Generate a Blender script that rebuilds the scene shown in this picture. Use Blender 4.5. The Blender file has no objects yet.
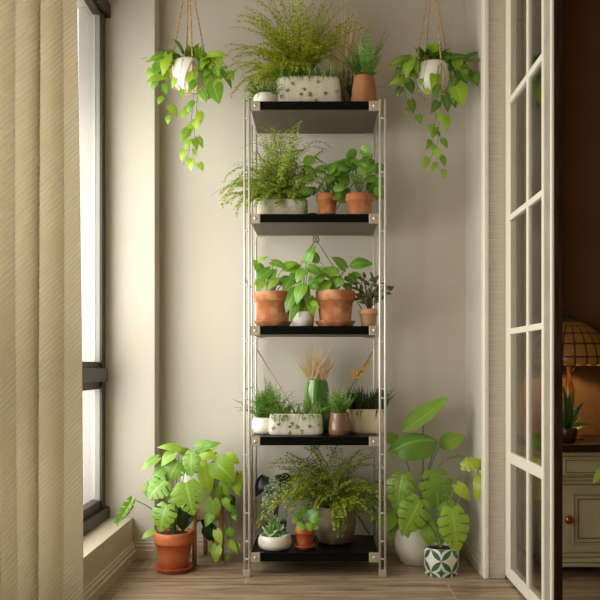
import bpy, math, random
from mathutils import Vector, Matrix
random.seed(7)
R = random.uniform
PI = math.pi
sc = bpy.context.scene
COL = sc.collection
FPX, VX, VY, EYE = 766.0, 318.0, 365.0, 0.90

def P(px, py, Y):                                   # a point of the room at depth Y
    return Vector(((px - VX) * Y / FPX, Y, EYE - (py - VY) * Y / FPX))
def V(*a): return Vector(a)
def srgb(r, g, b):
    f = lambda c: (c/255/12.92) if c/255 <= .04045 else ((c/255+.055)/1.055)**2.4
    return (f(r), f(g), f(b), 1)

# ------------------------------------------------------------------ materials
def newmat(name):
    m = bpy.data.materials.new(name); m.use_nodes = True
    nt = m.node_tree; nt.nodes.clear()
    out = nt.nodes.new('ShaderNodeOutputMaterial')
    return m, nt, out
class NT:
    def __init__(s, nt): s.nt = nt
    def n(s, t, **k):
        d = s.nt.nodes.new('ShaderNode' + t)
        for a, b in k.items():
            if a.startswith('i_'):
                a = a[2:]; d.inputs[int(a) if a.isdigit() else a.replace('_', ' ')].default_value = b
            else: setattr(d, a, b)
        return d
    def l(s, a, b): s.nt.links.new(a, b)
    def math(s, op, a, b=None, c=None):
        d = s.nt.nodes.new('ShaderNodeMath'); d.operation = op
        for i, x in enumerate((a, b, c)):
            if x is None: continue
            if isinstance(x, (int, float)): d.inputs[i].default_value = x
            else: s.l(x, d.inputs[i])
        return d.outputs[0]
    def mix(s, fac, a, b):
        d = s.nt.nodes.new('ShaderNodeMix'); d.data_type = 'RGBA'
        for i, x in ((0, fac), (6, a), (7, b)):
            if isinstance(x, (int, float, tuple)): d.inputs[i].default_value = x
            else: s.l(x, d.inputs[i])
        return d.outputs[2]
    def ramp(s, fac, *st):
        d = s.nt.nodes.new('ShaderNodeValToRGB'); e = d.color_ramp.elements
        while len(e) < len(st): e.new(.5)
        for q, (p, c) in zip(e, st): q.position = p; q.color = c
        s.l(fac, d.inputs[0]); return d.outputs[0]

def paint(name, col, rough=.55, metal=0, col2=None, scale=6, stretch=(1,1,1), bump=0, bscale=None, lo=.35, hi=.65, coat=0, detail=4, spec=.5):
    m, nt, out = newmat(name); q = NT(nt)
    p = q.n('BsdfPrincipled', i_Roughness=rough, i_Metallic=metal)
    p.inputs['Coat Weight'].default_value = coat; p.inputs['Specular IOR Level'].default_value = spec
    p.inputs['Base Color'].default_value = col
    tc = q.n('TexCoord'); mp = q.n('Mapping'); mp.inputs['Scale'].default_value = stretch
    q.l(tc.outputs['Object'], mp.inputs[0])
    nz = q.n('TexNoise', i_Scale=scale, i_Detail=detail); q.l(mp.outputs[0], nz.inputs['Vector'])
    if col2:
        q.l(q.ramp(nz.outputs[0], (lo, col), (hi, col2)), p.inputs['Base Color'])
    if bump:
        n2 = nz
        if bscale:
            n2 = q.n('TexNoise', i_Scale=bscale, i_Detail=3); q.l(mp.outputs[0], n2.inputs['Vector'])
        b = q.n('Bump', i_Strength=bump, i_Distance=.01); q.l(n2.outputs[0], b.inputs['Height']); q.l(b.outputs[0], p.inputs['Normal'])
    q.l(p.outputs[0], out.inputs[0])
    return m

def leafmat(name, c1, c2, vein=None, vfac=.5, rough=.32, trans=.28, varieg=None, vn=7.):
    m, nt, out = newmat(name); q = NT(nt)
    g = q.n('NewGeometry'); uv = q.n('UVMap'); sp = q.n('SeparateXYZ'); q.l(uv.outputs[0], sp.inputs[0])
    col = q.mix(g.outputs['Random Per Island'], c1, c2)
    tc = q.n('TexCoord'); nz = q.n('TexNoise', i_Scale=22., i_Detail=3); q.l(tc.outputs['Object'], nz.inputs['Vector'])
    col = q.mix(q.math('MULTIPLY', nz.outputs[0], .22), col, tuple(x*.5 for x in c1[:3]) + (1,))
    if varieg:
        n3 = q.n('TexNoise', i_Scale=vn*8, i_Detail=3); q.l(tc.outputs['Object'], n3.inputs['Vector'])
        col = q.mix(q.ramp(n3.outputs[0], (.50, (0,0,0,1)), (.60, (1,1,1,1))), col, varieg)
    a = q.math('ABSOLUTE', sp.outputs[0])
    if vein:
        mid = q.math('LESS_THAN', a, .07)
        w = q.math('SUBTRACT', q.math('MULTIPLY', sp.outputs[1], vn), q.math('MULTIPLY', a, vn*.35))
        ln = q.math('LESS_THAN', q.math('FRACT', w), .13)
        col = q.mix(q.math('MULTIPLY', q.math('MAXIMUM', mid, q.math('MULTIPLY', ln, .55)), vfac), col, vein)
    p = q.n('BsdfPrincipled', i_Roughness=rough); q.l(col, p.inputs['Base Color'])
    t = q.n('BsdfTranslucent'); q.l(col, t.inputs[0])
    mx = q.n('MixShader'); mx.inputs[0].default_value = trans
    q.l(p.outputs[0], mx.inputs[1]); q.l(t.outputs[0], mx.inputs[2]); q.l(mx.outputs[0], out.inputs[0])
    return m

def glassmat(name, tint=(.96,.97,.95,1), base=.04):
    m, nt, out = newmat(name); q = NT(nt)
    lw = q.n('LayerWeight', i_Blend=.5)
    f = q.math('MULTIPLY_ADD', q.math('POWER', lw.outputs['Facing'], 5.), 1-base, base)
    tr = q.n('BsdfTransparent'); tr.inputs[0].default_value = tint
    gl = q.n('BsdfGlossy', i_Roughness=.02)
    mx = q.n('MixShader'); q.l(f, mx.inputs[0]); q.l(tr.outputs[0], mx.inputs[1]); q.l(gl.outputs[0], mx.inputs[2])
    q.l(mx.outputs[0], out.inputs[0]); return m

WALL = paint('wall_paint', srgb(206,198,184), .75, col2=srgb(201,192,178), scale=2., bump=.04, bscale=160)
PIER = WALL
TRIM = paint('trim_paint', srgb(203,190,166), .45)
CEIL = paint('ceiling_paint', srgb(176,164,146), .8)
BROWNWALL = paint('brown_wall_paint', srgb(106,72,36), .8, col2=srgb(98,65,32), scale=3.)
DOORP = paint('white_door_paint', srgb(226,218,202), .35)
JAMB = paint('brushed_jamb_paint', srgb(196,187,170), .6, col2=srgb(164,154,137), scale=9., stretch=(1,1,30), bump=.1, lo=.3, hi=.75)
STILE = paint('grey_stile_paint', srgb(160,152,134), .6, col2=srgb(140,132,116), scale=6., stretch=(40,1,1))
DARKWOOD = paint('dark_wood', srgb(52,33,22), .5, col2=srgb(28,18,13), scale=8., stretch=(12,12,1), bump=.15, spec=.15)
FRAME = paint('bronze_frame', srgb(60,50,38), .45, metal=.15, col2=srgb(52,43,32), scale=4.)
FRAMEG = paint('grey_glazing_bead', srgb(150,152,142), .45)
EXT = paint('exterior_plaster', srgb(196,187,182), .8, col2=srgb(188,179,174), scale=3., stretch=(14,1,.2))
GLASS = glassmat('window_glass'); DGLASS = glassmat('door_glass', base=.12)
STEEL = paint('brushed_steel', srgb(232,228,218), .3, metal=.35, col2=srgb(214,208,196), scale=10., stretch=(1,1,.2))
BRACKET = paint('nickel_bracket', srgb(196,182,160), .4, metal=.45)
BLACKP = paint('black_shelf_lacquer', srgb(9,8,7), .38, col2=srgb(12,10,9), scale=5., spec=.12)
UNDER = paint('shelf_underside', srgb(92,82,66), .5, metal=.2, col2=srgb(84,74,58), scale=3.)
TERRA = paint('terracotta', srgb(188,112,70), .85, col2=srgb(164,88,52), scale=9., bump=.08, bscale=90, lo=.4, hi=.62)
TERRAW = paint('weathered_terracotta', srgb(178,106,62), .88, col2=srgb(210,164,122), scale=13., bump=.1, bscale=90, lo=.44, hi=.68)
TERRAG = paint('warm_smooth_terracotta', srgb(196,108,60), .42, col2=srgb(172,88,46), scale=7., lo=.4, hi=.62)
TERRAB = paint('brown_terracotta', srgb(186,128,86), .7, col2=srgb(168,108,68), scale=6., stretch=(3,3,.6))
BROWNG = paint('brown_glaze', srgb(140,104,76), .25, col2=srgb(122,88,62), scale=6., stretch=(3,3,.5), coat=.5)
TAN = paint('tan_clay', srgb(206,160,116), .75, col2=srgb(188,142,98), scale=9.)
WHITEC = paint('white_ceramic', srgb(238,232,220), .28, col2=srgb(230,222,208), scale=4., coat=.3)
CREAMC = paint('cream_ceramic', srgb(238,224,188), .3, col2=srgb(222,206,168), scale=5., stretch=(4,4,.5), coat=.3)
CREAMM = paint('matte_cream_ceramic', srgb(206,198,180), .6, col2=srgb(196,186,166), scale=4.)
PLANTW = paint('speckled_white_glaze', srgb(226,218,200), .35, col2=srgb(206,196,172), scale=7., stretch=(5,5,.4), coat=.25, lo=.45, hi=.75)
STONE = paint('pale_stone', srgb(196,186,166), .9, col2=srgb(160,150,130), scale=28., bump=.35, lo=.4, hi=.7)
GREYS = paint('grey_concrete', srgb(150,136,112), .85, col2=srgb(112,100,80), scale=10., bump=.2, bscale=60, lo=.35, hi=.68)
GREENG = paint('green_glaze', srgb(96,146,36), .12, col2=srgb(62,112,22), scale=3., stretch=(2,2,.3), coat=.7)
DARKPOT = paint('dark_glazed_pot', srgb(48,32,22), .35, col2=srgb(64,44,28), scale=7.)
SOIL = paint('soil', srgb(48,34,24), .95, col2=srgb(30,22,16), scale=40., bump=.6)
ROPE = paint('jute_rope', srgb(206,180,124), .9, col2=srgb(168,138,86), scale=90.)
BAMBOO = paint('pale_wood', srgb(196,150,96), .5, col2=srgb(172,124,74), scale=7., stretch=(8,8,.8))
CABP = paint('sage_cabinet_paint', srgb(184,174,140), .55, col2=srgb(172,162,128), scale=4., stretch=(1,1,4))
GLAZE = paint('dark_glaze_groove', srgb(104,92,66), .6)
COPPER = paint('copper_knob', srgb(180,104,62), .25, metal=.9)
AMBER = paint('amber_lamp_glaze', srgb(160,116,48), .2, col2=srgb(92,54,22), scale=14., coat=.6)
STAR = paint('star_motif_green', srgb(104,116,48), .5)
STEMG = paint('green_stem', srgb(104,130,52), .5)
STEMB = paint('brown_stem', srgb(104,86,50), .7)
STEMD = paint('dark_stem', srgb(70,58,46), .6)

L_POTHOS = leafmat('pothos_leaf', srgb(186,218,62), srgb(104,160,42), srgb(214,232,130), .4)
L_POTHOSD = leafmat('darker_pothos_leaf', srgb(168,204,56), srgb(56,106,32), srgb(200,220,120), .4)  # darker greens for the right hanging plant
L_MONST = leafmat('monstera_leaf', srgb(168,206,76), srgb(112,166,54), srgb(208,228,140), .55, vn=7)
L_MONSTD = leafmat('deep_monstera_leaf', srgb(172,206,70), srgb(110,158,50), srgb(206,224,124), .5, vn=7)
L_BIG = leafmat('broad_leaf', srgb(164,200,80), srgb(106,154,56), srgb(196,216,120), .4, vn=12)
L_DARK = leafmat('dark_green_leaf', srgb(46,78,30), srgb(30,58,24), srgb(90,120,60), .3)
L_YELL = leafmat('yellow_green_leaf', srgb(176,190,52), srgb(140,170,46), srgb(206,210,100), .4)
L_PILEA = leafmat('pilea_leaf', srgb(156,196,76), srgb(92,148,52), srgb(176,206,116), .35)
L_LEM = leafmat('fresh_leaf', srgb(164,206,68), srgb(98,158,48), srgb(204,226,130), .5, vn=8)
L_ALOC = leafmat('purple_black_leaf', srgb(36,26,28), srgb(24,22,22), srgb(60,52,50), .4)
L_SILV = leafmat('silver_variegated_leaf', srgb(84,104,76), srgb(58,78,54), srgb(140,156,128), .4, varieg=srgb(158,172,150))
L_VAR = leafmat('variegated_dark_leaf', srgb(64,78,38), srgb(48,50,30), srgb(190,190,110), .9, vn=4)
L_FERNY = leafmat('yellow_fern', srgb(222,224,74), srgb(150,172,48), trans=.5)
L_FERNM = leafmat('maidenhair_fern', srgb(200,212,86), srgb(126,158,52), trans=.4)
L_FERND = leafmat('deep_fern', srgb(176,190,54), srgb(76,104,34), trans=.35)
L_FERNG = leafmat('sword_fern', srgb(164,200,98), srgb(88,142,58), trans=.3)
L_GRASS = leafmat('grass_blade', srgb(146,172,74), srgb(76,110,44), trans=.25)
L_GRASSD = leafmat('dark_grass_blade', srgb(66,80,42), srgb(34,46,24), trans=.2)
L_SUCC = leafmat('succulent_leaf', srgb(176,208,140), srgb(104,152,86), trans=.12)
L_AGAVE = leafmat('agave_leaf', srgb(60,96,44), srgb(34,66,32), trans=.12)
L_DRY = leafmat('dried_grass', srgb(252,236,200), srgb(228,200,150), trans=.3)
L_ORCH = leafmat('yellow_petal', srgb(236,190,52), srgb(214,160,36), trans=.35)

def floor_mat():
    m, nt, out = newmat('oak_plank_floor'); q = NT(nt)
    tc = q.n('TexCoord'); mp = q.n('Mapping'); mp.inputs['Location'].default_value = (.30, .09, 0)
    q.l(tc.outputs['Object'], mp.inputs[0])
    bt = q.n('TexBrick', offset=.37, i_Scale=1., i_Mortar_Size=.0022, i_Mortar_Smooth=.2, i_Bias=0., i_Brick_Width=1.32, i_Row_Height=.25)
    bt.inputs['Color1'].default_value = (0,0,0,1); bt.inputs['Color2'].default_value = (1,1,1,1); bt.inputs['Mortar'].default_value = (.5,.5,.5,1)
    q.l(mp.outputs[0], bt.inputs['Vector'])
    m2 = q.n('Mapping'); m2.inputs['Scale'].default_value = (1.3, 16, 1); q.l(tc.outputs['Object'], m2.inputs[0])
    ad = q.n('VectorMath', operation='ADD'); q.l(m2.outputs[0], ad.inputs[0])
    sc_ = q.n('VectorMath', operation='SCALE'); q.l(bt.outputs['Color'], sc_.inputs[0]); sc_.inputs['Scale'].default_value = 9.; q.l(sc_.outputs[0], ad.inputs[1])
    nz = q.n('TexNoise', i_Scale=2.2, i_Detail=8, i_Roughness=.62, i_Distortion=.5); q.l(ad.outputs[0], nz.inputs['Vector'])
    base = q.ramp(nz.outputs[0], (.30, srgb(84,64,48)), (.45, srgb(142,117,95)), (.58, srgb(166,142,118)), (.75, srgb(184,162,138)))
    n3 = q.n('TexNoise', i_Scale=3.5, i_Detail=2); m3 = q.n('Mapping'); m3.inputs['Scale'].default_value = (1, 3.2, 1); q.l(tc.outputs['Object'], m3.inputs[0]); q.l(m3.outputs[0], n3.inputs['Vector'])
    base = q.mix(q.ramp(n3.outputs[0], (.60, (0,0,0,1)), (.74, (.55,.55,.55,1))), base, srgb(76,56,42))
    base = q.mix(q.math('MULTIPLY', bt.outputs['Fac'], .75), base, srgb(196,176,150))
    p = q.n('BsdfPrincipled', i_Roughness=.42); q.l(base, p.inputs['Base Color'])
    b = q.n('Bump', i_Strength=.12, i_Distance=.01); q.l(nz.outputs[0], b.inputs['Height']); q.l(b.outputs[0], p.inputs['Normal'])
    q.l(p.outputs[0], out.inputs[0]); return m
FLOORM = floor_mat()

def curtain_mat():
    m, nt, out = newmat('woven_curtain'); q = NT(nt)
    uv = q.n('UVMap'); sp = q.n('SeparateXYZ'); q.l(uv.outputs[0], sp.inputs[0])
    u, v = sp.outputs[0], sp.outputs[1]                     # metres across and up the cloth
    colm = q.math('MULTIPLY', u, .9)
    ph = q.math('MULTIPLY', q.math('SUBTRACT', q.math('MULTIPLY', v, .8), colm), 2*PI/.0130)
    s = q.math('MULTIPLY_ADD', q.math('SINE', ph), .5, .5)
    nz = q.n('TexNoise', i_Scale=260., i_Detail=2); q.l(uv.outputs[0], nz.inputs['Vector'])
    n2 = q.n('TexNoise', i_Scale=7., i_Detail=2); q.l(uv.outputs[0], n2.inputs['Vector'])
    amt = q.ramp(n2.outputs[0], (.38, (.35,.35,.35,1)), (.6, (1,1,1,1)))
    s2 = q.math('MULTIPLY', q.math('MULTIPLY', q.math('POWER', s, 2.), amt), q.math('MULTIPLY_ADD', nz.outputs[0], .6, .6))
    col = q.mix(s2, srgb(224,213,184), srgb(255,253,247))
    p = q.n('BsdfPrincipled', i_Roughness=.8); q.l(col, p.inputs['Base Color'])
    b = q.n('Bump', i_Strength=.5, i_Distance=.004); q.l(q.math('ADD', s2, q.math('MULTIPLY', nz.outputs[0], .35)), b.inputs['Height']); q.l(b.outputs[0], p.inputs['Normal'])
    t = q.n('BsdfTranslucent'); t.inputs[0].default_value = srgb(240,233,218)
    mx = q.n('MixShader'); mx.inputs[0].default_value = .30
    q.l(p.outputs[0], mx.inputs[1]); q.l(t.outputs[0], mx.inputs[2]); q.l(mx.outputs[0], out.inputs[0]); return m
CURT = curtain_mat()

def shade_mat():                                            # leaded glass, lit from within
    m, nt, out = newmat('leaded_amber_glass'); q = NT(nt)
    uv = q.n('UVMap'); sp = q.n('SeparateXYZ'); q.l(uv.outputs[0], sp.inputs[0])
    fu = q.math('ABSOLUTE', q.math('SUBTRACT', q.math('FRACT', sp.outputs[0]), .5))
    fv = q.math('ABSOLUTE', q.math('SUBTRACT', q.math('FRACT', sp.outputs[1]), .5))
    lead = q.math('MAXIMUM', q.math('GREATER_THAN', fu, .43), q.math('GREATER_THAN', fv, .44))
    dia = q.math('GREATER_THAN', q.math('ADD', fu, fv), .77)
    tc = q.n('TexCoord'); nz = q.n('TexNoise', i_Scale=30.); q.l(tc.outputs['Object'], nz.inputs['Vector'])
    col = q.mix(nz.outputs[0], srgb(132,90,32), srgb(158,114,50))
    col = q.mix(lead, col, srgb(40,22,12)); col = q.mix(dia, col, srgb(92,12,12))
    p = q.n('BsdfPrincipled', i_Roughness=.35); q.l(col, p.inputs['Base Color'])
    q.l(col, p.inputs['Emission Color']); q.l(q.math('MULTIPLY', q.math('SUBTRACT', 1., lead), .06), p.inputs['Emission Strength'])
    q.l(p.outputs[0], out.inputs[0]); return m
SHADEM = shade_mat()

def tile_mat():                                             # white pot with green petals and four-pointed stars
    m, nt, out = newmat('green_petal_tile_glaze'); q = NT(nt)
    uv = q.n('UVMap'); sp = q.n('SeparateXYZ'); q.l(uv.outputs[0], sp.inputs[0])
    a = q.math('ABSOLUTE', q.math('SUBTRACT', q.math('FRACT', sp.outputs[0]), .5))
    b = q.math('ABSOLUTE', q.math('SUBTRACT', q.math('FRACT', sp.outputs[1]), .5))
    # a lens along each diagonal of the tile
    s_ = q.math('ADD', a, b); d_ = q.math('ABSOLUTE', q.math('SUBTRACT', a, b))
    wid = q.math('MULTIPLY', q.math('SINE', q.math('MULTIPLY', s_, PI)), .165)
    petal = q.math('LESS_THAN', d_, wid)
    gap = q.math('GREATER_THAN', d_, .0)
    # four-pointed star (astroid) at the middle of each tile edge
    a2 = q.math('SUBTRACT', .5, a); b2 = q.math('SUBTRACT', .5, b)
    st1 = q.math('LESS_THAN', q.math('ADD', q.math('POWER', a2, .55), q.math('POWER', b, .55)), .58)
    st2 = q.math('LESS_THAN', q.math('ADD', q.math('POWER', a, .55), q.math('POWER', b2, .55)), .50)
    on = q.math('MAXIMUM', petal, st2)
    nz = q.n('TexNoise', i_Scale=3.); q.l(uv.outputs[0], nz.inputs['Vector'])
    gcol = q.mix(nz.outputs[0], srgb(20,78,52), srgb(62,124,84))
    col = q.mix(on, srgb(226,216,202), gcol)
    p = q.n('BsdfPrincipled', i_Roughness=.3); q.l(col, p.inputs['Base Color'])
    q.l(p.outputs[0], out.inputs[0]); return m
TILEM = tile_mat()

# ------------------------------------------------------------------ mesh collecting
class MB:
    def __init__(s): s.v = []; s.f = []; s.mi = []; s.uv = []
    def add(s, co, uv=(0,0)):
        s.v.append(Vector(co)); s.uv.append(uv); return len(s.v)-1
    def face(s, idx, mi=0): s.f.append(tuple(idx)); s.mi.append(mi)
    def build(s, name, mats, parent=None, smooth=True, bevel=0, seg=2, solid=0, loc=None):
        me = bpy.data.meshes.new(name)
        off = Vector((0,0,0))
        if parent is not None: off = WLOC[parent.name]
        elif loc is not None: off = Vector(loc)
        me.from_pydata([tuple(p-off) for p in s.v], [], s.f)
        if not isinstance(mats, (list, tuple)): mats = [mats]
        for m in mats: me.materials.append(m)
        me.polygons.foreach_set('material_index', s.mi)
        me.polygons.foreach_set('use_smooth', [smooth]*len(s.f))
        ul = me.uv_layers.new(name='UVMap')
        li = [0]*len(me.loops); me.loops.foreach_get('vertex_index', li)
        fl = []
        for i in li: fl.extend(s.uv[i])
        ul.data.foreach_set('uv', fl)
        me.update()
        o = bpy.data.objects.new(name, me); COL.objects.link(o)
        if parent is not None: o.parent = parent; WLOC[o.name] = off
        else: o.location = off; WLOC[o.name] = off
        if solid:
            md = o.modifiers.new('Solidify', 'SOLIDIFY'); md.thickness = solid; md.offset = 0
        if bevel:
            md = o.modifiers.new('Bevel', 'BEVEL'); md.width = bevel; md.segments = seg; md.limit_method = 'ANGLE'; md.angle_limit = math.radians(40)
            md.harden_normals = False
        return o
WLOC = {}
def tag(o, label, cat, group=None):
    o['label'] = label; o['category'] = cat
    if group: o['group'] = group
    return o
def thing(name, label, cat, loc, group=None):
    o = bpy.data.objects.new(name, None); o.empty_display_size = .05; COL.objects.link(o)
    o.location = loc; WLOC[o.name] = Vector(loc)
    return tag(o, label, cat, group)
def structure(o): o['kind'] = 'structure'; return o
def sroot(name, loc):
    o = bpy.data.objects.new(name, None); COL.objects.link(o); o.location = loc; WLOC[o.name] = Vector(loc); return structure(o)

def box(mb, x0, x1, y0, y1, z0, z1, mi=0):
    i = len(mb.v)
    for z in (z0, z1):
        for x, y in ((x0,y0),(x1,y0),(x1,y1),(x0,y1)): mb.add((x,y,z), (x+y, z))
    for f in ((3,2,1,0),(4,5,6,7),(0,1,5,4),(1,2,6,5),(2,3,7,6),(3,0,4,7)): mb.face([i+k for k in f], mi)
    return mb
def B(*a, **k): return box(MB(), *a, **k)
def prism(mb, prof, axis, a0, a1, mi=0):
    """prof: list of 2D points; axis 'x': (y,z), 'y': (x,z)"""
    n = len(prof); i = len(mb.v)
    for a in (a0, a1):
        for p in prof: mb.add((a,p[0],p[1]) if axis == 'x' else (p[0],a,p[1]))
    mb.face([i+k for k in range(n)][::-1], mi); mb.face([i+n+k for k in range(n)], mi)
    for k in range(n): mb.face((i+k, i+(k+1)%n, i+n+(k+1)%n, i+n+k), mi)
    return mb
def lathe(mb, c, prof, seg=40, mi=0, sx=1, sy=1, ex=2, urep=1, vrep=1):
    """prof: (r,z); ex>2 gives a rounded-rectangle plan"""
    i = len(mb.v); n = len(prof)
    for j, (r, z) in enumerate(prof):
        for k in range(seg+1):
            a = 2*PI*k/seg; ca, sa = math.cos(a), math.sin(a)
            q = 1 if ex == 2 else (abs(ca)**ex + abs(sa)**ex)**(-1/ex)
            mb.add((c[0]+r*q*ca*sx, c[1]+r*q*sa*sy, c[2]+z), (urep*k/seg, vrep*j/(n-1)))
    w = seg+1
    for j in range(n-1):
        for k in range(seg):
            mb.face((i+j*w+k, i+j*w+k+1, i+(j+1)*w+k+1, i+(j+1)*w+k), mi)
    return mb
def tube(mb, pts, r0, r1=None, sides=6, mi=0, cap=True):
    r1 = r0 if r1 is None else r1
    n = len(pts); i = len(mb.v); prev = None
    for k, p in enumerate(pts):
        t = (pts[min(k+1,n-1)] - pts[max(k-1,0)]).normalized()
        if prev is None:
            h = V(0,0,1) if abs(t.z) < .9 else V(0,1,0)
            a = t.cross(h).normalized()
        else: a = (prev - t*prev.dot(t)).normalized()
        prev = a; b = t.cross(a); r = r0 + (r1-r0)*k/(n-1)
        for s in range(sides):
            an = 2*PI*s/sides; mb.add(p + a*(r*math.cos(an)) + b*(r*math.sin(an)), (s/sides, k/n))
    for k in range(n-1):
        for s in range(sides):
            s2 = (s+1) % sides
            mb.face((i+k*sides+s, i+k*sides+s2, i+(k+1)*sides+s2, i+(k+1)*sides+s), mi)
    if cap:
        mb.face([i+s for s in range(sides)][::-1], mi); mb.face([i+(n-1)*sides+s for s in range(sides)], mi)
    return mb
def bez(a, c, b, n=8):
    return [a*((1-t)**2) + c*(2*t*(1-t)) + b*(t*t) for t in [k/n for k in range(n+1)]]
def smoothline(pts, n=6):
    out = []
    for i in range(len(pts)-1):
        p0, p1, p2, p3 = pts[max(i-1,0)], pts[i], pts[i+1], pts[min(i+2,len(pts)-1)]
        for k in range(n):
            t = k/n
            out.append(.5*((2*p1)+(p2-p0)*t+(2*p0-5*p1+4*p2-p3)*t*t+(3*p1-p0-3*p2+p3)*t**3))
    out.append(pts[-1]); return out

# ------------------------------------------------------------------ leaves
def sh_heart(u): return (.45+.55*math.sin(PI/2*min(1,u/.28)))*(1-max(0,(u-.28)/.72)**1.6), -.17*(1-u)**4
def sh_round(u): return math.sqrt(max(0,1-(2*u-1)**2)), 0
def sh_lance(u): return max(.02,math.sin(PI*u**.75)), 0
def sh_oval(u): return max(.0,math.sin(PI*u**.8))**.75, 0
SH = dict(heart=(sh_heart,8), round=(sh_round,8), lance=(sh_lance,6), oval=(sh_oval,9))
def frame(d, up):
    u = up - d*up.dot(d)
    if u.length < 1e-4: u = V(0,-1,0.01) - d*V(0,-1,.01).dot(d)
    u.normalize(); return u, d.cross(u)
def leaf(mb, b, t, W, shape='heart', up=(0,-.8,.6), fold=.18, bulge=.10, twist=0):
    d = t-b; L = d.length
    if L < 1e-5: return
    d = d/L; up, s = frame(d, Vector(up))
    if twist: up, s = up*math.cos(twist)+s*math.sin(twist), s*math.cos(twist)-up*math.sin(twist)
    if shape == 'monstera': return monst(mb, b, d, L, up, s, W, fold, bulge)
    fn, n = SH[shape]; i = len(mb.v); vs = (-1,-.5,0,.5,1); wob = R(-.12,.12); ph = R(0,6)
    for k in range(n+1):
        u = k/n; w, shf = fn(u); c = b + d*(L*u) + up*(bulge*L*math.sin(PI*u)) - up*(.12*L*u*u)
        for v in vs:
            h = fold*abs(v)*w*W*.5 - .22*W*w*v*v*.5 + wob*W*.12*math.sin(5*u+ph)*v
            mb.add(c + s*(v*w*W*.5) + up*h + d*(shf*L*abs(v)), (v, u))
    for k in range(n):
        for q in range(4):
            mb.face((i+k*5+q, i+k*5+q+1, i+(k+1)*5+q+1, i+(k+1)*5+q))
def monst(mb, b, d, L, up, s, W, fold, bulge):
    n = 36; i = len(mb.v); nl = random.choice((4.6, 5.1, 5.6)); vs = (-1,-.72,-.36,0,.36,.72,1)
    def ph(u): return (u*nl+.35) % 1
    for k in range(n+1):
        u = k/n; w, shf = sh_heart(u); w = max(w, .02)
        c = b + d*(L*u) + up*(bulge*L*math.sin(PI*u)) - up*(.16*L*u*u)
        lobe = ph(u); ro = 1 - .10*(2*lobe-1.1)**2
        for v in vs:
            a = abs(v); ww = v*w*(ro if a > .5 else 1)
            sw = shf*a + .13*max(0, a-.36)*(1-.3*u)
            h = fold*a*w*W*.5 - .3*W*w*v*v*.5
            mb.add(c + s*(ww*W*.5) + up*h + d*(sw*L), (v, u))
    for k in range(n):
        um = (k+.5)/n; cut = ph(um) < .20 and .14 < um < .88
        for q in range(6):
            if cut and q in (0,1,4,5): continue
            mb.face((i+k*7+q, i+k*7+q+1, i+(k+1)*7+q+1, i+(k+1)*7+q))
def diamond(mb, b, d, L, W, up):
    up, s = frame(d, up); m = b + d*(L*.5) + up*(L*.06)
    i = len(mb.v)
    mb.add(b,(0,0)); mb.add(m+s*(W*.5),(1,.5)); mb.add(b+d*L,(0,1)); mb.add(m-s*(W*.5),(-1,.5))
    mb.face((i,i+1,i+2,i+3))
def fanleaf(mb, b, d, L, up):
    up, s = frame(d, up); i = len(mb.v)
    mb.add(b,(0,0))
    for v, l in ((-.62,.72),(-.25,1),(.25,1),(.62,.72)): mb.add(b+d*(L*l)+s*(L*v), (v,l))
    mb.face((i,i+1,i+2,i+3,i+4))
def rachis(b, d, L, droop, n):
    pts = [b.copy()]; d = d.normalized(); dirs = [d]
    for k in range(n):
        d = (d + V(R(-.03,.03), R(-.03,.03), -droop/n*(.4+1.2*k/n))).normalized()
        pts.append(pts[-1]+d*(L/n)); dirs.append(d)
    return pts, dirs
def frond(ml, ms, b, d, L, droop, pl, npin, mode='pinna', ls=.01, r=.0011, start=.15, ang=1.1):
    pts, dirs = rachis(b, d, L, droop, npin)
    tube(ms, pts[::2] + ([pts[-1]] if npin % 2 else []), r, r*.4, 4, cap=False)
    for k in range(1, npin+1):
        u = k/npin
        if u < start: continue
        p, dd = pts[k], dirs[k]
        up, s = frame(dd, V(0,-.25,1))
        prof = min(1, ((u-start)/(1-start))/.25)**.6 * (1-u*.92)**.75 if mode != 'pinna' else min(1, .35+((u-start)/(1-start))*2.2)*(1-u)**.55+.06
        for sg in (-1, 1):
            q = (s*(sg*math.sin(ang)) + dd*math.cos(ang) + up*R(-.15,.25)).normalized(); l = pl*prof*R(.8,1.1)
            if mode == 'pinna':
                diamond(ml, p, (q+V(0,0,-.15)).normalized(), l, max(.005,l*.36) , up)
            else:
                nn = max(2, int(l/(ls*.46)))
                for j in range(nn):
                    t = (j+.7)/nn; pp = p + q*(l*t) + V(0,0,-.25*l*t*t) + up*R(-.004,.004)
                    side = (dd if j % 2 else -dd)
                    lv = ls*R(.75,1.2)*(1-.35*t)
                    dv = (q*.7 + side*.8 + V(R(-.3,.3),R(-.3,.3),R(-.5,.1))).normalized()
                    if mode == 'fan': fanleaf(ml, pp, dv, lv, V(R(-.3,.3),-.7,.7))
                    else: diamond(ml, pp, dv, lv, lv*.62, V(R(-.7,.2),-.7,.6))
        if mode == 'pinna' and k == npin: diamond(ml, p, dd, pl*.3, pl*.1, up)
def blade(mb, b, d, L, W, droop, n=5, up=V(0,-.6,.5)):
    pts, dirs = rachis(b, d, L, droop, n); i = len(mb.v)
    for k, (p, dd) in enumerate(zip(pts, dirs)):
        u, s = frame(dd, up); w = W*.5*(1-(k/n)**2.2)+.0003
        mb.add(p-s*w, (-1,k/n)); mb.add(p+u*(-w*.4), (0,k/n)); mb.add(p+s*w, (1,k/n))
    for k in range(n):
        for q in (0,1): mb.face((i+k*3+q, i+k*3+q+1, i+k*3+4+q, i+k*3+3+q))
def rdir(lo, hi, az0=0, az1=2*PI):
    e, a = R(lo, hi), R(az0, az1)
    return V(math.cos(e)*math.cos(a), math.cos(e)*math.sin(a), math.sin(e))

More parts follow.
